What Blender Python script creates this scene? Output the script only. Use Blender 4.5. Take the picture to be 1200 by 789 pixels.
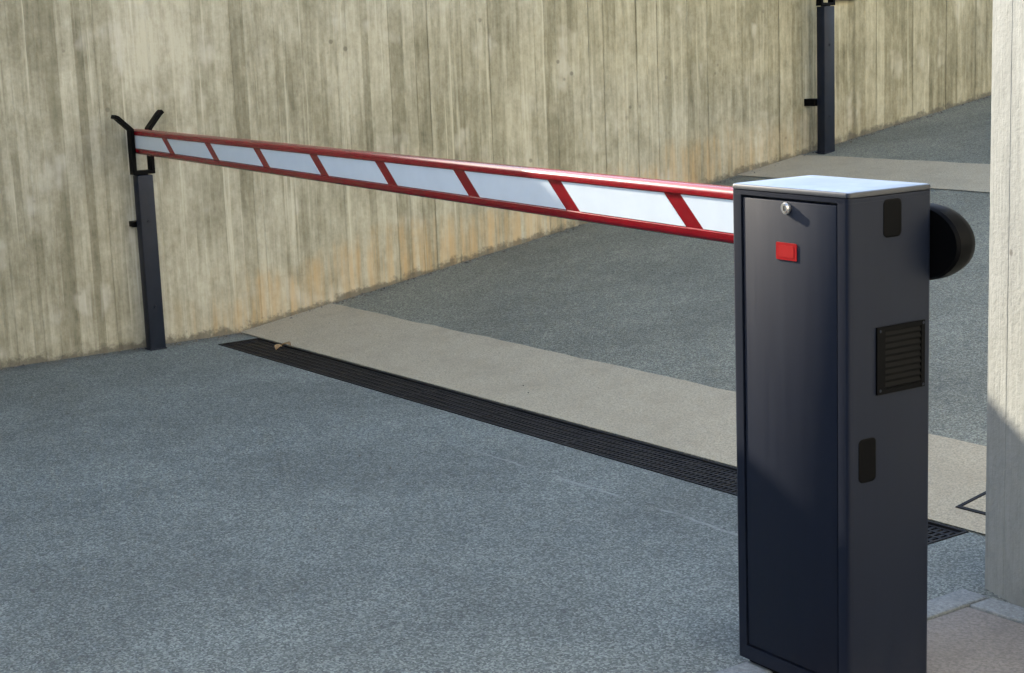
import bpy, bmesh, math, random
from mathutils import Vector, Matrix

random.seed(7)
for o in list(bpy.data.objects):
    bpy.data.objects.remove(o)
S = bpy.context.scene
COL = S.collection

# ------------------------------------------------------------------ camera
cam_d = bpy.data.cameras.new('camera')
cam = bpy.data.objects.new('camera', cam_d)
COL.objects.link(cam)
_r = Vector((0.58327, 0.81139, -0.03796))
_u = Vector((-0.12496, 0.13581, 0.98282))
_f = Vector((-0.80261, 0.56851, -0.18061))
M4 = Matrix(((_r.x, _u.x, -_f.x, 7.18709), (_r.y, _u.y, -_f.y, -3.46629), (_r.z, _u.z, -_f.z, 1.37892), (0, 0, 0, 1)))
cam.matrix_world = M4
cam_d.sensor_width = 36.0
cam_d.lens = 58.63
cam_d.clip_start = 0.05
cam_d.clip_end = 500
S.camera = cam

# ------------------------------------------------------------------ light
SUN_TO = Vector((-12.0, -1.0, 5.16)).normalized()      # towards the sun, low and behind the wall
world = bpy.data.worlds.new('World')
S.world = world
world.use_nodes = True
wn = world.node_tree
bg = wn.nodes['Background']
sky = wn.nodes.new('ShaderNodeTexSky')
sky.sky_type = 'NISHITA'
sky.sun_disc = False
sky.sun_elevation = math.asin(SUN_TO.z)
sky.sun_rotation = math.atan2(SUN_TO.x, SUN_TO.y)
sky.air_density = 1.0
sky.dust_density = 1.2
sky.ozone_density = 1.0
wn.links.new(sky.outputs[0], bg.inputs[0])
bg.inputs[1].default_value = 0.15
sd = bpy.data.lights.new('sun', 'SUN')
sd.energy = 3.2
sd.angle = math.radians(0.5)
sd.color = (1.0, 0.90, 0.74)
sun = bpy.data.objects.new('sun', sd)
COL.objects.link(sun)
sun.rotation_euler = SUN_TO.to_track_quat('Z', 'Y').to_euler()
sun.location = (-10, -5, 8)
S.view_settings.view_transform = 'Standard'
S.view_settings.look = 'None'
S.view_settings.gamma = 1
S.view_settings.use_curve_mapping = False
S.view_settings.exposure = 2.27
S.render.engine = 'CYCLES'
S.cycles.max_bounces = 6
S.cycles.diffuse_bounces = 3
S.cycles.use_adaptive_sampling = True
S.cycles.adaptive_threshold = 0.02
S.cycles.glossy_bounces = 3

# ------------------------------------------------------------------ layout (metres; X away from the wall, Y along the lane)
RAMP = 0.1509          # ramp gradient beyond the drain
RY0 = 0.022            # foot of the ramp
RY1 = 9.0              # head of the ramp


def gz(y):
    return RAMP * (min(max(y, RY0), RY1) - RY0)


# ------------------------------------------------------------------ materials
class NT:
    def __init__(self, name):
        self.m = bpy.data.materials.new(name)
        self.m.use_nodes = True
        self.t = self.m.node_tree
        self.b = self.t.nodes['Principled BSDF']
        self.tc = self.t.nodes.new('ShaderNodeTexCoord')
        self.P = self.tc.outputs['Object']

    def _set(self, sock, v):
        if hasattr(v, 'is_linked') or hasattr(v, 'links'):
            self.t.links.new(v, sock)
        elif isinstance(v, (tuple, list)):
            sock.default_value = (*v, 1) if (len(v) == 3 and sock.type == 'RGBA') else v
        else:
            sock.default_value = v

    def map(self, scale, loc=(0, 0, 0), src=None):
        n = self.t.nodes.new('ShaderNodeMapping')
        n.inputs['Scale'].default_value = scale
        n.inputs['Location'].default_value = loc
        self._set(n.inputs['Vector'], src or self.P)
        return n.outputs[0]

    def noise(self, vec, scale=1.0, detail=4, rough=0.55, dist=0.0):
        n = self.t.nodes.new('ShaderNodeTexNoise')
        self._set(n.inputs['Vector'], vec)
        n.inputs['Scale'].default_value = scale
        n.inputs['Detail'].default_value = detail
        n.inputs['Roughness'].default_value = rough
        n.inputs['Distortion'].default_value = dist
        return n.outputs['Fac']

    def voro(self, vec, scale=1.0, feature='F1', out='Distance'):
        n = self.t.nodes.new('ShaderNodeTexVoronoi')
        n.feature = feature
        self._set(n.inputs['Vector'], vec)
        n.inputs['Scale'].default_value = scale
        return n.outputs[out]

    def math(self, op, a, b=0.0, clamp=False):
        n = self.t.nodes.new('ShaderNodeMath')
        n.operation = op
        n.use_clamp = clamp
        self._set(n.inputs[0], a)
        self._set(n.inputs[1], b)
        return n.outputs[0]

    def ramp(self, fac, stops):
        n = self.t.nodes.new('ShaderNodeValToRGB')
        e = n.color_ramp.elements
        while len(e) < len(stops):
            e.new(0.5)
        for i, (p, c) in enumerate(stops):
            e[i].position = p
            e[i].color = (*c, 1) if isinstance(c, tuple) else (c, c, c, 1)
        self._set(n.inputs[0], fac)
        return n.outputs[0]

    def step(self, v, a, b):
        n = self.t.nodes.new('ShaderNodeMapRange')
        n.interpolation_type = 'SMOOTHSTEP'
        self._set(n.inputs[0], v)
        n.inputs[1].default_value = a
        n.inputs[2].default_value = b
        return n.outputs[0]

    def mix(self, fac, a, b, mode='MIX'):
        n = self.t.nodes.new('ShaderNodeMix')
        n.data_type = 'RGBA'
        n.blend_type = mode
        self._set(n.inputs[0], fac)
        self._set(n.inputs[6], a)
        self._set(n.inputs[7], b)
        return n.outputs[2]

    def sep(self):
        n = self.t.nodes.new('ShaderNodeSeparateXYZ')
        self._set(n.inputs[0], self.P)
        return n.outputs

    def attr(self, name):
        n = self.t.nodes.new('ShaderNodeAttribute')
        n.attribute_name = name
        return n.outputs['Fac']

    def bump(self, h, strength=0.3, dist=0.01, prev=None):
        n = self.t.nodes.new('ShaderNodeBump')
        n.inputs['Strength'].default_value = strength
        n.inputs['Distance'].default_value = dist
        self._set(n.inputs['Height'], h)
        if prev is not None:
            self._set(n.inputs['Normal'], prev)
        return n.outputs[0]

    def out(self, col=None, rough=None, normal=None, spec=None, metal=None):
        if col is not None:
            self._set(self.b.inputs['Base Color'], col)
        if rough is not None:
            self._set(self.b.inputs['Roughness'], rough)
        if normal is not None:
            self._set(self.b.inputs['Normal'], normal)
        if spec is not None:
            self.b.inputs['Specular IOR Level'].default_value = spec
        if metal is not None:
            self.b.inputs['Metallic'].default_value = metal
        return self.m


def mat_board_concrete(name, base_light, base_mid, base_dark, stains=True):
    k = NT(name)
    x, y, z = k.sep()[0], k.sep()[1], k.sep()[2]
    along = k.math('ADD', x, y)
    cmb = k.t.nodes.new('ShaderNodeCombineXYZ')
    k._set(cmb.inputs[0], along)
    k._set(cmb.inputs[1], z)
    v = cmb.outputs[0]
    s1 = k.noise(k.map((15, 1.25, 1), src=v), 1, 6, 0.66)          # streaks
    s2 = k.noise(k.map((55, 2.6, 1), (3, 7, 0), src=v), 1, 4, 0.65)  # thin streaks
    s3 = k.noise(k.map((2.2, 1.6, 1), (9, 1, 0), src=v), 1, 6, 0.65)  # blotches
    s4 = k.noise(v, 60, 4, 0.7)                                     # grain
    bd = k.attr('board')
    # narrow board strips with sharp edges, each ageing differently along its height
    wv = k.math('ADD', along, k.math('MULTIPLY', k.noise(k.map((3, 0.8, 1), src=v), 1, 3, 0.5), 0.02))
    strips = []
    for fr_, zs_, w_ in ((27.0, 1.5, 17.3), (61.0, 2.6, 9.1)):
        ce = k.math('FLOOR', k.math('MULTIPLY', wv, fr_))
        cb = k.t.nodes.new('ShaderNodeCombineXYZ')
        k._set(cb.inputs[0], k.math('MULTIPLY', ce, w_))
        k._set(cb.inputs[1], k.math('MULTIPLY', z, zs_))
        strips.append(k.noise(cb.outputs[0], 1, 3, 0.6))
    st = k.math('ADD', k.math('MULTIPLY', strips[0], 0.6), k.math('MULTIPLY', strips[1], 0.4))
    s1 = k.math('ADD', k.math('MULTIPLY', s1, 0.35), k.math('MULTIPLY', st, 0.65))
    f = k.math('ADD', k.math('MULTIPLY', s1, 0.72), k.math('MULTIPLY', s2, 0.20))
    f = k.math('ADD', f, k.math('MULTIPLY', s3, 0.46))
    f = k.math('ADD', f, k.math('MULTIPLY', bd, 0.13))
    s5 = k.noise(k.map((30, 14, 1), (6, 2, 0), src=v), 1, 5, 0.7)     # mottling
    f = k.math('ADD', f, k.math('MULTIPLY', k.math('SUBTRACT', s5, 0.5), 0.30))
    f = k.math('ADD', f, k.math('MULTIPLY', s4, 0.14))             # about 0.70 on average
    col = k.ramp(k.math('MULTIPLY', f, 0.70),
                 [(0.42, base_dark), (0.545, base_mid), (0.68, base_light)])
    if stains:
        # dark algae runs
        run = k.noise(k.map((8.5, 0.42, 1), (21, 4, 0), src=v), 1, 4, 0.6)
        run2 = k.noise(k.map((1.4, 0.9, 1), (2, 14, 0), src=v), 1, 4, 0.6)
        rm = k.math('MULTIPLY', k.step(run, 0.53, 0.72), k.step(run2, 0.42, 0.62))
        col = k.mix(k.math('MULTIPLY', rm, 0.50), col, (0.135, 0.128, 0.085))
        # pale laitance patches
        pal = k.noise(k.map((3.6, 3.2, 1), (5, 31, 0), src=v), 1, 3, 0.55)
        pal2 = k.noise(k.map((24, 1.4, 1), (5, 31, 0), src=v), 1, 2, 0.5)
        pm = k.math('MULTIPLY', k.step(pal, 0.56, 0.70), k.step(pal2, 0.36, 0.58))
        col = k.mix(k.math('MULTIPLY', pm, 0.65), col, (0.45, 0.435, 0.385))
        # thin white lime runs at some board joints
        lime = k.noise(k.map((26, 0.55, 1), (41, 2, 0), src=v), 1, 4, 0.6)
        col = k.mix(k.math('MULTIPLY', k.step(lime, 0.58, 0.68), 0.55), col, (0.50, 0.485, 0.40))
        # yellow tint, strongest farther up the lane
        yw = k.noise(k.map((0.5, 1.2, 1), (1, 3, 0), src=v), 1, 3, 0.5)
        ywm = k.math('MULTIPLY', k.math('MULTIPLY', k.step(y, -1.2, 3.2), 0.55), k.step(yw, 0.2, 0.7))
        col = k.mix(ywm, col, k.mix(1.0, col, (1.0, 0.93, 0.70), 'MULTIPLY'))
        # height above the ramp
        yy = k.math('MAXIMUM', k.math('SUBTRACT', y, RY0), 0.0)
        hh = k.math('SUBTRACT', z, k.math('MULTIPLY', yy, RAMP))
        ru = k.noise(k.map((2.4, 3.8, 1), (13, 8, 0), src=v), 1, 4, 0.6)
        ruf = k.math('MULTIPLY', k.step(k.math('ADD', hh, k.math('MULTIPLY', ru, -0.50)), 0.08, -0.12),
                     k.math('MULTIPLY', k.step(y, -0.45, 0.15), k.step(y, 5.0, 2.2)))
        rst = k.noise(k.map((26, 1.5, 1), (17, 5, 0), src=v), 1, 3, 0.6)
        ruf = k.math('MULTIPLY', ruf, k.math('MULTIPLY', k.step(rst, 0.3, 0.75), 0.75))
        col = k.mix(ruf, col, (0.46, 0.315, 0.155))
        # splash dirt and broken edge at the foot
        gr = k.noise(v, 14, 5, 0.7)
        grm = k.step(k.math('SUBTRACT', hh, k.math('MULTIPLY', gr, 0.16)), -0.035, -0.075)
        col = k.mix(k.math('MULTIPLY', grm, 0.75), col, (0.075, 0.068, 0.055))
        sp = k.voro(v, 13)
        spn = k.noise(v, 2.3, 2, 0.5)
        spm = k.math('MULTIPLY', k.step(sp, 0.19, 0.10), k.step(spn, 0.56, 0.66))
        col = k.mix(k.math('MULTIPLY', spm, 0.65), col, (0.11, 0.10, 0.08))
    else:
        sp = k.voro(v, 7.0)
        col = k.mix(k.math('MULTIPLY', k.step(sp, 0.075, 0.045), 0.8), col, (0.10, 0.095, 0.085))
    nb = k.bump(k.math('ADD', s4, k.math('MULTIPLY', s2, 0.9)), 0.38, 0.006)
    return k.out(col, 0.9, nb, 0.25)


def mat_asphalt(name, dark, mid, light, seam=False):
    k = NT(name)
    g1 = k.noise(k.P, 230, 3, 0.75)
    cell = k.voro(k.P, 200, out='Color')
    cd = k.voro(k.P, 200)
    sepc = k.t.nodes.new('ShaderNodeSeparateColor')
    k._set(sepc.inputs[0], cell)
    cr = sepc.outputs[0]
    f = k.math('ADD', k.math('MULTIPLY', g1, 0.45), k.math('MULTIPLY', cr, 0.55))
    col = k.ramp(f, [(0.15, dark), (0.50, mid), (0.86, light)])
    big = k.noise(k.map((1.0, 1.0, 1.0)), 1.3, 5, 0.6)
    med = k.noise(k.P, 9, 5, 0.65)
    tone = k.math('ADD', k.math('MULTIPLY', k.step(big, 0.3, 0.72), 0.34), k.math('MULTIPLY', k.step(med, 0.28, 0.74), 0.18))
    tone = k.math('ADD', tone, 0.76)
    tn = k.t.nodes.new('ShaderNodeCombineColor')
    for i in range(3):
        k._set(tn.inputs[i], tone)
    col = k.mix(1.0, col, tn.outputs[0], 'MULTIPLY')
    chip = k.voro(k.map((1, 1, 1), (3.3, 1.7, 0)), 42)
    col = k.mix(k.math('MULTIPLY', k.step(chip, 0.13, 0.07), 0.55), col, (0.36, 0.37, 0.34))
    spot = k.voro(k.map((1, 1, 1), (8.1, 5.2, 0)), 17)
    spn = k.noise(k.P, 1.9, 3, 0.6)
    col = k.mix(k.math('MULTIPLY', k.math('MULTIPLY', k.step(spot, 0.22, 0.10), k.step(spn, 0.50, 0.62)), 0.5), col, (0.04, 0.042, 0.04))
    if seam:
        o = k.sep()
        wob = k.math('MULTIPLY', k.noise(k.P, 5, 4, 0.6), 0.05)
        line = k.math('ABSOLUTE', k.math('ADD', k.math('SUBTRACT', o[1], -0.445), k.math('SUBTRACT', wob, 0.025)))
        lm = k.math('MULTIPLY', k.step(line, 0.010, 0.003), k.step(k.noise(k.P, 3.1, 3, 0.6), 0.40, 0.58))
        lm = k.math('MULTIPLY', lm, k.math('MULTIPLY', k.step(o[0], 1.6, 3.3), k.step(o[0], 4.75, 4.5)))
        col = k.mix(k.math('MULTIPLY', lm, 0.45), col, (0.30, 0.32, 0.30))
        # dusty margin near the wall
        du = k.math('MULTIPLY', k.step(k.math('ADD', o[0], k.math('MULTIPLY', med, 0.15)), 0.24, 0.08), 0.45)
        col = k.mix(du, col, (0.075, 0.07, 0.06))
    h = k.math('SUBTRACT', g1, k.math('MULTIPLY', cd, 0.8))
    nb = k.bump(h, 0.85, 0.006)
    return k.out(col, k.ramp(f, [(0.2, 0.62), (0.9, 0.88)]), nb, 0.4)


def mat_concrete(name, a, b, grain=120, stain=(0.16, 0.14, 0.12)):
    k = NT(name)
    g = k.noise(k.P, grain, 4, 0.75)
    m = k.noise(k.P, 6, 6, 0.65)
    col = k.mix(k.step(g, 0.3, 0.7), a, b)
    col = k.mix(k.math('MULTIPLY', k.step(m, 0.42, 0.75), 0.45), col, stain)
    fleck = k.voro(k.P, 70)
    col = k.mix(k.math('MULTIPLY', k.step(fleck, 0.18, 0.08), 0.35), col, (0.10, 0.09, 0.08))
    nb = k.bump(g, 0.4, 0.005)
    nb = k.bump(m, 0.2, 0.01, nb)
    return k.out(col, 0.88, nb, 0.3)


def mat_paint(name, col, rough=0.4, var=0.12, grain=0.05, spec=0.5, dust_or_sheen=None):
    k = NT(name)
    n = k.noise(k.P, 11, 5, 0.6)
    c = k.mix(k.step(n, 0.3, 0.75), tuple(v * (1 - var) for v in col), tuple(min(1, v * (1 + var)) for v in col))
    if dust_or_sheen:
        d = k.noise(k.P, 4.5, 6, 0.7)
        c = k.mix(k.math('MULTIPLY', k.step(d, 0.42, 0.8), dust_or_sheen), c, (0.20, 0.19, 0.175))
    r = k.math('ADD', k.math('MULTIPLY', k.noise(k.P, 23, 4, 0.6), 0.08), rough - 0.04)
    nb = k.bump(k.noise(k.P, 420, 2, 0.5), grain, 0.001)
    return k.out(c, r, nb, spec)


MAT_WALL = mat_board_concrete('board_marked_concrete', (0.41, 0.394, 0.322), (0.236, 0.224, 0.168), (0.108, 0.101, 0.070))
MAT_PILLAR = mat_board_concrete('pale_concrete', (0.278, 0.288, 0.268), (0.235, 0.243, 0.226), (0.178, 0.184, 0.17), stains=False)
MAT_ASPHALT = mat_asphalt('weathered_asphalt', (0.036, 0.041, 0.038), (0.114, 0.129, 0.117), (0.285, 0.315, 0.28), seam=True)
MAT_RAMP = mat_asphalt('ramp_asphalt', (0.052, 0.052, 0.040), (0.150, 0.151, 0.114), (0.32, 0.32, 0.25))
MAT_BAND = mat_concrete('tan_concrete', (0.225, 0.190, 0.128), (0.43, 0.372, 0.262), 150, (0.235, 0.198, 0.135))
MAT_ISLAND = mat_concrete('brown_concrete', (0.12, 0.112, 0.105), (0.215, 0.20, 0.185), 120, (0.115, 0.108, 0.10))
MAT_EDGING = mat_concrete('grey_edging_concrete', (0.125, 0.14, 0.145), (0.225, 0.245, 0.25), 110, (0.11, 0.12, 0.125))
def mat_cabinet():
    k = NT('anthracite_paint')
    z = k.sep()[2]
    n = k.noise(k.P, 14, 5, 0.65)
    run = k.noise(k.map((60, 60, 2.2)), 1, 4, 0.65)
    splash = k.math('MULTIPLY', k.step(k.math('ADD', z, k.math('MULTIPLY', n, 0.22)), 0.30, 0.06), k.step(n, 0.3, 0.7))
    fine = k.noise(k.P, 160, 3, 0.7)
    base = k.mix(k.step(run, 0.3, 0.75), (0.0044, 0.0072, 0.0165), (0.0056, 0.0088, 0.0190))
    c = k.mix(k.math('MULTIPLY', splash, k.math('MULTIPLY', fine, 0.10)), base, (0.20, 0.18, 0.155))
    r = k.math('ADD', k.math('MULTIPLY', run, 0.12), 0.40)
    return k.out(c, r, k.bump(fine, 0.04, 0.001), 0.2)


MAT_CAB = mat_cabinet()


def mat_lid():
    k = NT('sky_sheen_lid_paint')
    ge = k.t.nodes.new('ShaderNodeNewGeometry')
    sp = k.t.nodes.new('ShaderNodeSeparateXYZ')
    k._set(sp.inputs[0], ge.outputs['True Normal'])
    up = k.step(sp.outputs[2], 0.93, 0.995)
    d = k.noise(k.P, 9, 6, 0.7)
    dust_or_sheen = k.mix(k.step(d, 0.3, 0.7), (0.12, 0.16, 0.225), (0.165, 0.21, 0.285))  # pale blue: sky sheen on the lid's top painted into its colour
    return k.out(k.mix(up, (0.008, 0.011, 0.018), dust_or_sheen), 0.45, k.bump(d, 0.05, 0.001), 0.5)


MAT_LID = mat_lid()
MAT_BLACK = mat_paint('black_plastic', (0.0018, 0.0020, 0.0026), 0.5, 0.1, 0.05, 0.05)
MAT_GASKET = mat_paint('black_rubber', (0.005, 0.005, 0.005), 0.7, 0.1, 0.1, 0.3)
MAT_POST = mat_paint('dark_blue_grey_paint', (0.008, 0.0115, 0.021), 0.5, 0.15, 0.1, 0.2, dust_or_sheen=0.03)
MAT_RED = mat_paint('red_paint', (0.19, 0.002, 0.007), 0.22, 0.12, 0.03, 0.28)
MAT_WHITE = mat_paint('white_film', (0.58, 0.645, 0.70), 0.30, 0.03, 0.03, 0.5)
MAT_LABEL = mat_paint('red_label', (0.30, 0.007, 0.009), 0.4, 0.1, 0.03, 0.15)
MAT_LABEL2 = mat_paint('red_emblem', (0.34, 0.014, 0.014), 0.4, 0.1, 0.03, 0.15)
MAT_CHROME = mat_paint('worn_steel', (0.62, 0.62, 0.62), 0.28, 0.1, 0.03, 0.5)
MAT_CHROME.node_tree.nodes['Principled BSDF'].inputs['Metallic'].default_value = 0.85
MAT_IRON = mat_paint('cast_iron', (0.011, 0.0105, 0.011), 0.65, 0.4, 0.5, 0.12, dust_or_sheen=0.05)
MAT_PIT = mat_concrete('drain_silt', (0.018, 0.017, 0.015), (0.04, 0.036, 0.03), 60, (0.012, 0.012, 0.011))
MAT_LEAF = mat_paint('dry_leaf', (0.30, 0.20, 0.10), 0.7, 0.4, 0.3, 0.3)
MAT_GRIT = mat_concrete('grit', (0.09, 0.082, 0.07), (0.20, 0.18, 0.15), 60, (0.05, 0.045, 0.04))
MAT_BROWN = mat_paint('brown_plate', (0.10, 0.075, 0.055), 0.55, 0.2, 0.1, 0.4)

MAT_RENDER = mat_concrete('cream_render', (0.55, 0.54, 0.475), (0.61, 0.595, 0.52), 40, (0.49, 0.475, 0.415))
MAT_DARKREN = mat_concrete('grey_render', (0.16, 0.16, 0.165), (0.20, 0.20, 0.205), 40, (0.14, 0.14, 0.14))
MAT_GLASS = mat_paint('window_glass', (0.03, 0.035, 0.04), 0.15, 0.05, 0.0, 0.5)


# ------------------------------------------------------------------ mesh helpers
class MB:
    def __init__(self):
        self.v, self.f = [], []

    def add(self, vs, fs):
        n = len(self.v)
        self.v += [tuple(q) for q in vs]
        self.f += [tuple(i + n for i in q) for q in fs]
        return self

    def box(self, x0, x1, y0, y1, z0, z1):
        return self.add([(x0, y0, z0), (x1, y0, z0), (x1, y1, z0), (x0, y1, z0),
                         (x0, y0, z1), (x1, y0, z1), (x1, y1, z1), (x0, y1, z1)],
                        [(3, 2, 1, 0), (4, 5, 6, 7), (0, 1, 5, 4), (1, 2, 6, 5), (2, 3, 7, 6), (3, 0, 4, 7)])

    def loft(self, rings, cap=True, closed=True):
        n = len(rings[0])
        b = len(self.v)
        for r in rings:
            self.v += [tuple(q) for q in r]
        for i in range(len(rings) - 1):
            for j in range(n if closed else n - 1):
                k = (j + 1) % n
                self.f.append((b + i * n + j, b + i * n + k, b + (i + 1) * n + k, b + (i + 1) * n + j))
        if cap:
            self.f.append(tuple(b + j for j in reversed(range(n))))
            self.f.append(tuple(b + (len(rings) - 1) * n + j for j in range(n)))
        return self

    def cyl(self, c, axis, r, h, n=16, r2=None):
        a = Vector(axis).normalized()
        t = a.orthogonal().normalized()
        s = a.cross(t)
        c = Vector(c)
        rings = []
        for k, rr in ((0, r), (1, r if r2 is None else r2)):
            rings.append([c + a * (h * k) + (t * math.cos(i * 2 * math.pi / n) + s * math.sin(i * 2 * math.pi / n)) * rr for i in range(n)])
        return self.loft(rings)

    def build(self, name, mat, parent=None, bevel=0.0, smooth=False, segs=2, matrix=None):
        me = bpy.data.meshes.new(name)
        me.from_pydata(self.v, [], self.f)
        bm = bmesh.new()
        bm.from_mesh(me)
        bmesh.ops.remove_doubles(bm, verts=bm.verts, dist=1e-6)
        bmesh.ops.recalc_face_normals(bm, faces=bm.faces)
        if bevel > 0:
            es = [e for e in bm.edges if len(e.link_faces) == 2 and e.calc_face_angle(0) > 0.6]
            bmesh.ops.bevel(bm, geom=es, offset=bevel, segments=segs, affect='EDGES', profile=0.5, clamp_overlap=True)
        bm.to_mesh(me)
        bm.free()
        if smooth:
            me.polygons.foreach_set('use_smooth', [True] * len(me.polygons))
            me.set_sharp_from_angle(angle=math.radians(35))
        me.materials.append(mat)
        o = bpy.data.objects.new(name, me)
        COL.objects.link(o)
        if parent is not None:
            o.parent = parent
        if matrix is not None:
            o.matrix_local = matrix
        return o


def tag(o, label=None, cat=None, group=None, kind=None):
    if label:
        o['label'] = label
    if cat:
        o['category'] = cat
    if group:
        o['group'] = group
    if kind:
        o['kind'] = kind
    return o


def empty(name, loc, rz=0.0):
    o = bpy.data.objects.new(name, None)
    o.location = loc
    o.rotation_euler = (0, 0, rz)
    o.empty_display_size = 0.1
    COL.objects.link(o)
    return o


def rrect(x0, x1, y0, y1, r, n=5):
    pts = []
    for cx, cy, a0 in ((x1 - r, y1 - r, 0), (x0 + r, y1 - r, 90), (x0 + r, y0 + r, 180), (x1 - r, y0 + r, 270)):
        for i in range(n + 1):
            a = math.radians(a0 + 90 * i / n)
            pts.append((cx + r * math.cos(a), cy + r * math.sin(a)))
    return pts


# ------------------------------------------------------------------ ground
DX0, DX1, DY0, DY1 = 0.2065, 4.3597, -0.1884, 0.0219
m = MB()
for (x0, x1, y0, y1) in ((-60, DX0, -60, RY0), (DX1, 60, -60, RY0), (DX0, DX1, -60, DY0)):
    m.add([(x0, y0, 0), (x1, y0, 0), (x1, y1, 0), (x0, y1, 0)], [(0, 1, 2, 3)])
tag(m.build('road', MAT_ASPHALT), kind='structure')
m = MB()
for (y0, y1) in ((RY0, RY1), (RY1, 90)):
    m.add([(-60, y0, gz(y0)), (60, y0, gz(y0)), (60, y1, gz(y1)), (-60, y1, gz(y1))], [(0, 1, 2, 3)])
tag(m.build('ramp', MAT_RAMP), kind='structure')


def band(y0, y1, x1, seed):
    rnd = random.Random(seed)
    m = MB()
    n = 90
    lo, hi = [], []
    for i in range(n + 1):
        x = 0.004 + (x1 - 0.004) * i / n
        ya = y0 + (0 if abs(y0 - RY0) < 0.01 else rnd.uniform(-0.006, 0.006))
        yb = y1 + rnd.uniform(-0.006, 0.006)
        lo.append((x, ya, gz(ya) + 0.0045))
        hi.append((x, yb, gz(yb) + 0.0045))
    vs = lo + hi
    m.add(vs, [(i, i + 1, n + 1 + i + 1, n + 1 + i) for i in range(n)])
    return m


tag(band(0.026, 0.533, 12.0, 3).build('pavement', MAT_BAND), kind='structure')
tag(band(3.2746, 3.8105, 12.0, 4).build('pavement', MAT_BAND), kind='structure')

# island under the barrier cabinet, with its edging stones
m = MB().add([(4.745, -9, 0.006), (14, -9, 0.006), (14, -0.455, 0.006), (4.745, -0.455, 0.006)], [(0, 1, 2, 3)])
tag(m.build('island', MAT_ISLAND), kind='structure')
kerb = bpy.data.objects.new('kerb', None)
COL.objects.link(kerb)
tag(kerb, kind='structure')
y = -0.372
first = True
while y > -9:
    L = 0.60 if not first else 0.42
    MB().box(4.662, 4.742, y - L + 0.004, y, -0.06, 0.012).build('edging_stone', MAT_EDGING, kerb, bevel=0.006)
    y -= L
    first = False
x = 4.746
while x < 9:
    MB().box(x, x + 0.596, -0.452, -0.372, -0.06, 0.012).build('edging_stone', MAT_EDGING, kerb, bevel=0.006)
    x += 0.60


# ------------------------------------------------------------------ board-marked retaining wall
def wall_mesh(y0, y1, top, seed):
    rnd = random.Random(seed)
    m = MB()
    att = []
    y = y0
    zs = [-0.4, 0.0, 0.4, 0.8, 1.2, 1.6, 2.0]
    while y < y1:
        w = rnd.choice((0.045, 0.06, 0.075, 0.085, 0.095, 0.11)) * rnd.uniform(0.9, 1.1)
        w = min(w, y1 - y + 0.001)
        off = rnd.uniform(-0.0014, 0.0014)
        tilt = rnd.uniform(-0.0014, 0.0014)
        g = 0.007
        gd = rnd.choice((-0.0018, -0.001, 0.0, 0.0, 0.0008, 0.0015))
        t = top(y)
        zl = [q for q in zs if q < t - 0.2] + [t]
        sh = [rnd.uniform(-0.0008, 0.0008) for _ in zl]
        val = rnd.random()
        cols = ((y, gd), (y + g, off), (y + w * 0.5, off + tilt * 0.5 + 0.0005), (y + w - g, off + tilt), (y + w, gd + rnd.uniform(-0.001, 0.001)))
        b = len(m.v)
        for q, zz in enumerate(zl):
            for (yy, xx) in cols:
                m.v.append((xx + sh[q], yy, zz))
        n = len(cols)
        for q in range(len(zl) - 1):
            for j in range(n - 1):
                a = b + q * n + j
                m.f.append((a, a + 1, a + n + 1, a + n))
                att.append(val)
        y += w
    return m, att


def wtop(y):
    return 2.49 + max(0.0, y - 1.5) * RAMP


WY0, WY1 = -14.0, 16.0
m, att = wall_mesh(WY0, WY1, wtop, 11)
me = bpy.data.meshes.new('wall_face')
me.from_pydata(m.v, [], m.f)
a = me.attributes.new('board', 'FLOAT', 'FACE')
a.data.foreach_set('value', att)
me.materials.append(MAT_WALL)
wall_face = bpy.data.objects.new('wall_face', me)
wall = empty('retaining_wall', (0, 0, 0))
COL.objects.link(wall_face)
wall_face.parent = wall
m = MB()
for (ya, yb) in ((WY0, 1.5), (1.5, WY1)):
    m.add([(-0.28, ya, -0.4), (-0.28, yb, -0.4), (-0.28, yb, wtop(yb)), (-0.28, ya, wtop(ya)),
           (-0.008, ya, -0.4), (-0.008, yb, -0.4), (-0.008, yb, wtop(yb)), (-0.008, ya, wtop(ya))],
          [(0, 1, 2, 3), (7, 6, 5, 4), (3, 2, 6, 7)])
m.add([(-0.28, WY0, -0.4), (-0.008, WY0, -0.4), (-0.008, WY0, wtop(WY0)), (-0.28, WY0, wtop(WY0))], [(0, 1, 2, 3)])
m.add([(-0.28, WY1, -0.4), (-0.008, WY1, -0.4), (-0.008, WY1, wtop(WY1)), (-0.28, WY1, wtop(WY1))], [(3, 2, 1, 0)])
m.build('wall_core', MAT_WALL, wall)
tag(wall, 'long weathered concrete retaining wall with vertical board marks behind the barrier arm', 'wall')

# ------------------------------------------------------------------ concrete pillar on the right
pil = empty('concrete_pillar', (4.662, -0.302, 0), -0.36)
m = MB()
rings = []
PW, PD, PH, ch = 0.62, 0.45, 4.2, 0.012
prnd = random.Random(5)
front = []
u = ch
while u < PW - ch:
    w = min(prnd.uniform(0.055, 0.10), PW - ch - u)
    o_ = prnd.uniform(-0.0015, 0.0015)
    front += [(u + 0.0015, o_), (u + w - 0.0015, o_)]
    if u + w < PW - ch - 0.01:
        front.append((u + w, 0.0005))
    u += w
plan = [(0, ch)] + front + [(PW, ch), (PW, PD - ch), (PW - ch, PD), (ch, PD), (0, PD - ch)]
m.loft([[(px, py, zz) for px, py in plan] for zz in (-0.1, 1.0, 2.0, 3.0, PH)])
m.build('pillar_shaft', MAT_PILLAR, pil)
tag(pil, 'pale concrete pillar at the right edge, sunlit above and shaded at its foot', 'pillar')

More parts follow.
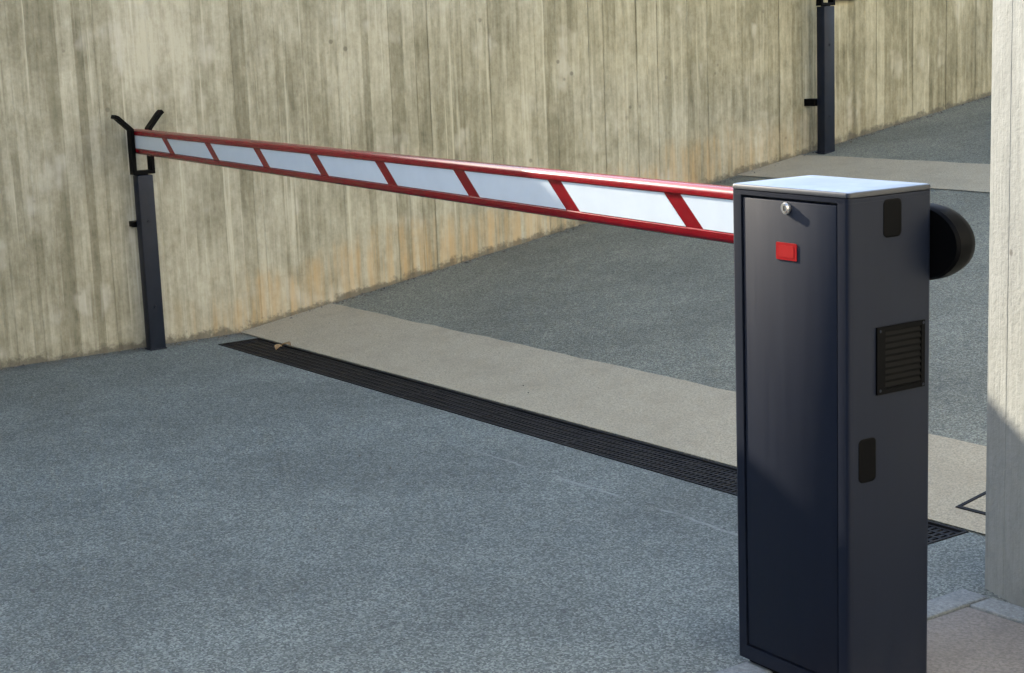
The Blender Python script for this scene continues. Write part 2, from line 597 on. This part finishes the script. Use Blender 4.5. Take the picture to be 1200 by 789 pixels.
# ------------------------------------------------------------------ unseen blocks with windows, added to dim the sky and bounce light
def added_building(name, x0, x1, y0, y1, h, mat, face, label):
    t = empty(name, ((x0 + x1) / 2, (y0 + y1) / 2, 0))
    ox, oy = (x0 + x1) / 2, (y0 + y1) / 2
    MB().box(x0 - ox, x1 - ox, y0 - oy, y1 - oy, -0.3, h).build('wall', mat, t)
    MB().box(x0 - ox - 0.15, x1 - ox + 0.15, y0 - oy - 0.15, y1 - oy + 0.15, h + 0.002, h + 0.25).build('roof', MAT_EDGING, t)
    span = (y1 - y0) if face == 'x' else (x1 - x0)
    n = int(span // 3.2)
    for fl in range(int((h - 0.6) // 3)):
        for i in range(n):
            c = -span / 2 + (i + 0.5) * span / n
            zz = 1.0 + fl * 3.0
            if face == 'x':
                b0 = (x0 - ox - 0.03, x0 - ox + 0.01, c - 0.5, c + 0.5, zz, zz + 1.4)
            else:
                b0 = (c - 0.5, c + 0.5, y1 - oy - 0.01, y1 - oy + 0.03, zz, zz + 1.4)
            MB().box(*b0).build('window', MAT_GLASS, t)
    tag(t, label, 'added_building')


added_building('added_building', 12.5, 20.0, -16.0, 22.0, 9.5, MAT_RENDER, 'x', 'pale rendered block opposite the retaining wall, out of view, added to bounce light')
added_building('added_building', -1.5, 12.0, -22.0, -12.0, 6.5, MAT_DARKREN, 'y', 'grey block behind the viewpoint, out of view, added to dim the sky')

# ------------------------------------------------------------------ drain with grates
dr = empty('drain_channel', (0, 0, 0))
m = MB()
# trough
m.add([(DX0, DY0, 0), (DX1, DY0, 0), (DX1, DY1, 0), (DX0, DY1, 0), (DX0, DY0, -0.045), (DX1, DY0, -0.045), (DX1, DY1, -0.045), (DX0, DY1, -0.045)],
      [(0, 1, 5, 4), (1, 2, 6, 5), (2, 3, 7, 6), (3, 0, 4, 7), (4, 5, 6, 7)])
m.build('trough', MAT_PIT, dr)
m = MB()
e = 0.010
m.box(DX0 + 0.001, DX1 - 0.001, DY0 + 0.001, DY0 + e, -0.03, 0.003)
m.box(DX0 + 0.001, DX1 - 0.001, DY1 - e, DY1 - 0.001, -0.03, 0.003)
m.box(DX0 + 0.001, DX0 + e, DY0 + e + 0.0005, DY1 - e - 0.0005, -0.03, 0.003)
m.box(DX1 - e, DX1 - 0.001, DY0 + e + 0.0005, DY1 - e - 0.0005, -0.03, 0.003)
m.build('frame', MAT_IRON, dr)
NG = 8
gl = (DX1 - DX0 - 2 * e) / NG
gw = (DY1 - DY0 - 2 * e) - 0.004
m = MB()
L = gl - 0.005
nb_ = 25
for i in range(nb_):
    x = i * (L - 0.011) / (nb_ - 1)
    m.box(x, x + 0.011, 0.0, gw, -0.022, -0.001)
for j in range(6):
    yy = j * (gw - 0.010) / 5
    m.box(0.0, L, yy, yy + 0.010, -0.024, 0.0)
proto = m.build('grate', MAT_IRON, dr)
proto.location = (DX0 + e + 0.0025, DY0 + e + 0.002, -0.002)
for k in range(1, NG):
    c = proto.copy()
    COL.objects.link(c)
    c.parent = dr
    c.location = (DX0 + e + 0.0025 + k * gl, DY0 + e + 0.002, -0.002 + random.uniform(-0.0015, 0.0015))
tag(dr, 'dark iron drain grating across the lane along the foot of the ramp', 'drain')

# hatch cover in the tan band beside the pillar
ht = empty('utility_hatch', (4.228, 0.125, gz(0.125) + 0.0045))
ht.rotation_euler = (math.atan(RAMP), 0, 0)
m = MB()
t_ = 0.012
hs = 0.34
m.box(0, hs, 0, t_, -0.01, 0.003).box(0, hs, hs - t_, hs, -0.01, 0.003)
m.box(0, t_, t_ + 0.0005, hs - t_ - 0.0005, -0.01, 0.003).box(hs - t_, hs, t_ + 0.0005, hs - t_ - 0.0005, -0.01, 0.003)
m.build('frame', MAT_IRON, ht)
MB().box(t_ + 0.003, hs - t_ - 0.003, t_ + 0.003, hs - t_ - 0.003, -0.01, 0.002).build('cover', MAT_BAND, ht)
tag(ht, 'small square utility hatch with dark rim beside the concrete pillar', 'hatch')


# ------------------------------------------------------------------ rest posts with forks
def make_post(x0, x1, y0, y1, zb, h, stub_z, stub_w, label):
    t = empty('rest_post', ((x0 + x1) / 2, (y0 + y1) / 2, zb))
    hx, hy = (x1 - x0) / 2, (y1 - y0) / 2
    wallx = -(x0 + x1) / 2
    MB().box(-hx, hx, -hy, hy, -0.03, h).build('column', MAT_POST, t, bevel=0.005, smooth=True)
    MB().box(-hx - 0.012, hx + 0.002, -hy - 0.002, hy + 0.002, 0.0, 0.006).build('base_plate', MAT_POST, t, bevel=0.001)
    # fork: one bent flat bar
    th = 0.0085
    path = [(-hy - 0.082, h + 0.268), (-hy - 0.067, h + 0.262), (-hy - 0.006, h + 0.205), (-hy - 0.006, h + 0.012), (hy + 0.006, h + 0.012),
            (hy + 0.006, h + 0.205), (hy + 0.060, h + 0.268), (hy + 0.074, h + 0.280)]
    P2 = [Vector(q) for q in path]
    L_, R_ = [], []
    for i, q in enumerate(P2):
        d0 = (P2[i] - P2[i - 1]).normalized() if i > 0 else (P2[1] - P2[0]).normalized()
        d1 = (P2[i + 1] - P2[i]).normalized() if i < len(P2) - 1 else d0
        d = (d0 + d1).normalized()
        n = Vector((-d.y, d.x))
        s = th / max(0.35, n.dot(Vector((-d0.y, d0.x))))
        L_.append(q + n * s)
        R_.append(q - n * s)
    rings = []
    for l, r in zip(L_, R_):
        rings.append([(-0.022, l.x, l.y), (0.024, l.x, l.y), (0.024, r.x, r.y), (-0.022, r.x, r.y)])
    MB().loft(rings).build('fork', MAT_BLACK, t, bevel=0.0015)
    MB().box(-0.02, 0.02, -0.018, 0.018, h - 0.002, h + 0.006).build('fork_foot', MAT_BLACK, t)
    # wall bracket
    MB().box(wallx + 0.002, -hx + 0.002, -hy - stub_w, -hy + 0.03, stub_z - stub_w * 0.9, stub_z + stub_w * 0.9).build('wall_bracket', MAT_BLACK, t, bevel=0.003)
    for bz in (0.25 * h, 0.74 * h):
        MB().cyl((hx - 0.001, 0, bz), (1, 0, 0), 0.008, 0.006, 6).build('bolt', MAT_POST, t)
    tag(t, label, 'post', 'rest posts along the wall')
    return t


make_post(0.055, 0.112, -0.478, -0.403, 0.0, 0.80, 0.577, 0.014, 'dark steel rest post with forked top holding the tip of the barrier arm')
make_post(0.085, 0.150, 3.858, 3.945, gz(3.9), 0.862, 0.30, 0.024, 'farther dark steel post against the wall, up the ramp behind the cabinet')

# ------------------------------------------------------------------ the barrier
CX, CY, CYAW = 4.6494, -1.0938, -0.0456
CW, CD, CH = 0.3345, 0.2172, 1.05
bar = empty('barrier_gate', (CX, CY, 0.0), CYAW)
tag(bar, 'dark blue-grey parking barrier cabinet with a lowered red and white arm', 'barrier')

m = MB()
BU, BV = -0.0085, 0.2255
full = rrect(BU, CW + 0.001, 0, BV, 0.011)
DU0, DU1, DZ0, DZ1, DDEP = 0.0225, 0.3035, 0.052, 1.029, 0.012
# notched plan (door recess at the front, y = 0)
half = [q for q in full]
left = [q for q in full if q[0] < CW / 2]
right = [q for q in full if q[0] >= CW / 2]
bl = [q for q in left if q[1] < CD / 2]      # front-left corner
br = [q for q in right if q[1] < CD / 2]     # front-right corner
tr = [q for q in right if q[1] >= CD / 2]
tl = [q for q in left if q[1] >= CD / 2]
notched = tr + tl + bl + [(DU0, 0), (DU0, DDEP), (DU1, DDEP), (DU1, 0)] + br
m.loft([[(px, py, DZ0 + 0.0001) for px, py in notched], [(px, py, DZ1 - 0.0001) for px, py in notched]], cap=True)
# bottom rail ring and top rail ring below the lid
m.loft([[(px, py, 0.022) for px, py in full], [(px, py, DZ0) for px, py in full]], cap=True)
m.loft([[(px, py, DZ1) for px, py in full], [(px, py, CH - 0.012) for px, py in full]], cap=True)
m.build('cabinet_body', MAT_CAB, bar, smooth=True)
m = MB()
rings = []
for ins, zz in ((0.0015, CH - 0.0119), (-0.0004, CH - 0.010), (-0.0004, CH - 0.004), (0.0008, CH - 0.0012), (0.004, CH), (0.05, CH + 0.0012)):
    rings.append([(px, py, zz) for px, py in rrect(BU + ins, CW + 0.001 - ins, ins, BV - ins, max(0.004, 0.011 - ins * 0.15))])
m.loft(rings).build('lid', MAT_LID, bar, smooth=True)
MB().loft([[(px, py, 0.006) for px, py in rrect(0.012, CW - 0.012, 0.012, CD - 0.012, 0.01)],
           [(px, py, 0.0225) for px, py in rrect(0.012, CW - 0.012, 0.012, CD - 0.012, 0.01)]]).build('plinth', MAT_BLACK, bar)
# gasket seen in the door gap, door, lock, label
m = MB().box(DU0 + 0.004, DU1 - 0.004, 0.0015, DDEP - 0.0005, DZ0 + 0.004, DZ1 - 0.005)
door = m.build('door', MAT_CAB, bar, bevel=0.0025, smooth=True)
m = MB()
lk = (0.159, 0.0015, 1.010)
m.cyl(lk, (0, -1, 0), 0.0125, 0.004, 24)
m.cyl((lk[0], lk[1] - 0.004, lk[2]), (0, -1, 0), 0.0105, 0.0035, 24, 0.009)
lock = m.build('lock', MAT_CHROME, door, smooth=True)
MB().box(lk[0] - 0.0012, lk[0] + 0.0012, lk[1] - 0.0082, lk[1] - 0.0070, lk[2] - 0.005, lk[2] + 0.005).build('keyhole', MAT_GASKET, door)
lb = MB()
lb.loft([[(px, 0.0014, pz) for px, pz in rrect(0.128, 0.188, 0.905, 0.940, 0.003)],
         [(px, 0.0002, pz) for px, pz in rrect(0.128, 0.188, 0.905, 0.940, 0.003)]])
lb.build('label_plate', MAT_LABEL, door)
lb = MB()
lb.loft([[(px, 0.0001, pz) for px, pz in rrect(0.136, 0.180, 0.9105, 0.9345, 0.004)],
         [(px, -0.0003, pz) for px, pz in rrect(0.136, 0.180, 0.9105, 0.9345, 0.004)]])
lb.build('emblem', MAT_LABEL2, door)


# side inserts and louvred vent on the right-hand face (u = CW)
def side_plate(v0, v1, z0, z1, name):
    m = MB()
    m.loft([[(CW, py, pz) for py, pz in rrect(v0, v1, z0, z1, 0.011)],
            [(CW + 0.0018, py, pz) for py, pz in rrect(v0, v1, z0, z1, 0.011)],
            [(CW + 0.0024, py, pz) for py, pz in rrect(v0 + 0.003, v1 - 0.003, z0 + 0.003, z1 - 0.003, 0.009)]])
    return m.build(name, MAT_BLACK, bar)


side_plate(0.090, 0.139, 0.955, 1.030, 'side_insert')
side_plate(0.024, 0.071, 0.474, 0.563, 'side_insert')
v0, v1, z0, z1 = 0.071, 0.203, 0.646, 0.781
m = MB()
fr = 0.010
X0, X1 = CW + 0.0005, CW + 0.005
m.box(X0, X1, v0, v0 + 0.022, z0, z1).box(X0, X1, v1 - fr, v1, z0, z1)
m.box(X0, X1, v0 + 0.0222, v1 - fr - 0.0002, z0, z0 + fr).box(X0, X1, v0 + 0.0222, v1 - fr - 0.0002, z1 - fr, z1)
m.box(X0, X0 + 0.001, v0 + 0.0222, v1 - fr - 0.0002, z0 + fr + 0.0002, z1 - fr - 0.0002)
vent = m.build('vent', MAT_BLACK, bar)
m = MB()
ns = 9
hgt = (z1 - z0 - 2 * fr) / ns
m.add([(X0 + 0.0012, v0 + 0.0225, hgt * 0.95), (X0 + 0.0012, v1 - fr - 0.0005, hgt * 0.95),
       (X1 - 0.0005, v1 - fr - 0.0005, hgt * 0.35), (X1 - 0.0005, v0 + 0.0225, hgt * 0.35),
       (X0 + 0.0012, v0 + 0.0225, hgt * 0.70), (X0 + 0.0012, v1 - fr - 0.0005, hgt * 0.70),
       (X1 - 0.0005, v1 - fr - 0.0005, hgt * 0.12), (X1 - 0.0005, v0 + 0.0225, hgt * 0.12)],
      [(0, 1, 2, 3), (7, 6, 5, 4), (3, 2, 6, 7), (0, 3, 7, 4), (2, 1, 5, 6), (1, 0, 4, 5)])
for (sv, sz) in ((v0 + 0.008, z0 + 0.008), (v0 + 0.008, z1 - 0.008), (v1 - 0.005, z0 + 0.005), (v1 - 0.005, z1 - 0.005)):
    MB().cyl((X1 - 0.0005, sv, sz), (1, 0, 0), 0.003, 0.0015, 10).build('screw', MAT_POST, vent)
slat = m.build('slat', MAT_BLACK, vent)
slat.location.z = z0 + fr
for k in range(1, ns):
    c = slat.copy()
    COL.objects.link(c)
    c.parent = vent
    c.location.z = z0 + fr + k * hgt

# hub cover behind the cabinet: long half-oval shell
m = MB()
rings = []


def hub_prof(k, uoff=0.0):
    zc, hz, uc, hu, ul = 0.929, 0.078 * k, 0.285, 0.118 * k, 0.03
    pts = [(ul, zc - hz)]
    for i in range(19):
        a = -math.pi / 2 + math.pi * i / 18
        pts.append((uc + hu * math.cos(a) + uoff, zc + hz * math.sin(a)))
    pts.append((ul, zc + hz))
    return pts


for vv, k in ((0.228, 0.95), (0.234, 1.0), (0.262, 1.0), (0.282, 0.94), (0.298, 0.80), (0.304, 0.62)):
    rings.append([(pu, vv, pz) for pu, pz in hub_prof(k)])
m.loft(rings).build('hub_cover', MAT_BLACK, bar, smooth=True)

# arm: local frame along the arm, origin at the tip end of the front face
A = Vector((0.1, -0.475, 0.0))
AYAW = -0.0851
Minv = (Matrix.Translation((CX, CY, 0)) @ Matrix.Rotation(CYAW, 4, 'Z')).inverted()
MA = Minv @ Matrix.Translation(A) @ Matrix.Rotation(AYAW, 4, 'Z')
AS0, AS1 = -0.045, 4.66


def azc(s):
    return 0.951 + (0.9375 - 0.951) * s / 4.3


def ah(s):
    return 0.110 + (0.130 - 0.110) * s / 4.3


TH = 0.052
RL = 0.0255


def arm_profile(s):
    zc, h = azc(s), ah(s)
    zt, zb = zc + h / 2, zc - h / 2
    r = 0.012
    pts = []
    # front side is y = 0, back side y = TH
    for i in range(5):      # bottom front round
        a = math.pi + (math.pi / 2) * i / 4
        pts.append((r + r * math.cos(a), zb + r + r * math.sin(a)))
    for i in range(5):
        a = 1.5 * math.pi + (math.pi / 2) * i / 4
        pts.append((TH - r + r * math.cos(a), zb + r + r * math.sin(a)))
    pts += [(TH, zb + RL - 0.002), (TH - 0.005, zb + RL), (TH - 0.005, zt - RL), (TH, zt - RL + 0.002)]
    rt = 0.018
    for i in range(6):
        a = (math.pi / 2) * i / 5
        pts.append((TH - rt + rt * math.cos(a), zt - rt + rt * math.sin(a)))
    for i in range(6):
        a = math.pi / 2 + (math.pi / 2) * i / 5
        pts.append((rt + rt * math.cos(a), zt - rt + rt * math.sin(a)))
    pts += [(0, zt - RL + 0.002), (0.005, zt - RL), (0.005, zb + RL), (0, zb + RL - 0.002)]
    return pts


m = MB()
m.loft([[(s, q[0], q[1]) for q in arm_profile(s)] for s in [AS0 + (AS1 - AS0) * i / 24 for i in range(25)]])
arm = m.build('arm', MAT_RED, bar, smooth=True, matrix=MA)
div = [0.358, 0.873, 1.389, 1.906, 2.426, 2.952, 3.482, 4.015, 4.54]
SW, SL = 0.070, 0.088          # stripe width, slant over the panel height
edges = [(-0.03, None)] + [(d, d) for d in div]
for i in range(len(edges) - 1):
    s0 = edges[i][0] + (SW if i > 0 else 0)
    s1 = edges[i + 1][0]
    sl0 = SL if i > 0 else 0.0
    pts = []
    for (s, top) in ((s0 + sl0, 0), (s1 + SL, 0), (s1, 1), (s0, 1)):
        zc, h = azc(s), ah(s)
        pts.append((s, (zc + h / 2 - RL - 0.0012) if top else (zc - h / 2 + RL + 0.0012)))
    m = MB()
    m.loft([[(s, 0.0052, z) for s, z in pts], [(s, 0.0036, z) for s, z in pts]])
    m.build('panel', MAT_WHITE, arm)
m = MB()
m.loft([[(s, q[0] * 1.0, q[1]) for q in arm_profile(AS0)] for s in (AS0 - 0.006, AS0 - 0.0002)])
m.build('end_cap', MAT_BLACK, arm)

# ------------------------------------------------------------------ small things
# brown plate on the wall, cut by the top of the picture
pl = MB().box(0.004, 0.030, 4.06, 4.27, 1.478, 1.60).build('wall_plate', MAT_BROWN, bevel=0.003)
tag(pl, 'brown plate on the wall beside the farther post, at the top edge', 'plate')


def leaf(x, y, z, rz, size, label):
    m = MB()
    n = 7
    rnd = random.Random(int(x * 1000))
    rows = []
    for i in range(n):
        t = i / (n - 1)
        w = size * 0.34 * math.sin(math.pi * min(1, t * 0.96 + 0.02)) ** 0.8
        cz = 0.006 + 0.012 * math.sin(t * 2.6) + rnd.uniform(-0.001, 0.001)
        rows.append([(t * size, -w, cz + 0.006), (t * size, 0, cz), (t * size, w, cz + 0.008)])
    m.loft([[q for q in r] + [(q[0], q[1], q[2] - 0.0012) for q in reversed(r)] for r in rows])
    o = m.build('dry_leaf', MAT_LEAF)
    o.location = (x, y, z)
    o.rotation_euler = (0, 0, rz)
    tag(o, label, 'leaf', 'dry leaves on the drain')


leaf(0.50, -0.015, 0.002, 0.4, 0.055, 'small pale dry leaf lying on the far edge of the drain grating')
leaf(0.56, -0.075, 0.0, 2.1, 0.05, 'brown dry leaf lying mid-grating near the far end of the drain')

# grit gathered along the foot of the wall
m = MB()
rg = random.Random(21)
for i in range(900):
    y = rg.uniform(-3.0, 6.5)
    x = 0.006 + abs(rg.gauss(0, 0.028))
    if -0.6 < y < -0.35 and x < 0.13 and x > 0.04:
        continue
    s = 0.003 + 0.008 * rg.random() ** 3
    zz = gz(y) + s * 0.3
    vs = []
    for dx, dy, dz in ((1, 0, 0), (-1, 0, 0), (0, 1, 0), (0, -1, 0), (0, 0, 1), (0, 0, -1)):
        q = s * rg.uniform(0.6, 1.2)
        vs.append((x + dx * q, y + dy * q, zz + dz * q * 0.7))
    m.add(vs, [(0, 2, 4), (2, 1, 4), (1, 3, 4), (3, 0, 4), (2, 0, 5), (1, 2, 5), (3, 1, 5), (0, 3, 5)])
for i in range(500):
    x, y = rg.uniform(0.2, 6.5), rg.uniform(-3.2, 3.2)
    if DY0 - 0.02 < y < DY1 + 0.02 or (x > 4.5 and -1.3 < y < 0.2):
        continue
    s = 0.0015 + 0.0035 * rg.random() ** 3
    zz = gz(y) + s * 0.4 + (0.0045 if (0.03 < y < 0.53) else 0)
    vs = [(x + dx * s * rg.uniform(0.6, 1.2), y + dy * s * rg.uniform(0.6, 1.2), zz + dz * s * 0.7)
          for dx, dy, dz in ((1, 0, 0), (-1, 0, 0), (0, 1, 0), (0, -1, 0), (0, 0, 1), (0, 0, -1))]
    m.add(vs, [(0, 2, 4), (2, 1, 4), (1, 3, 4), (3, 0, 4), (2, 0, 5), (1, 2, 5), (3, 1, 5), (0, 3, 5)])
g = m.build('grit', MAT_GRIT)
tag(g, 'loose grit along the foot of the wall and on the road', 'grit', kind='stuff')
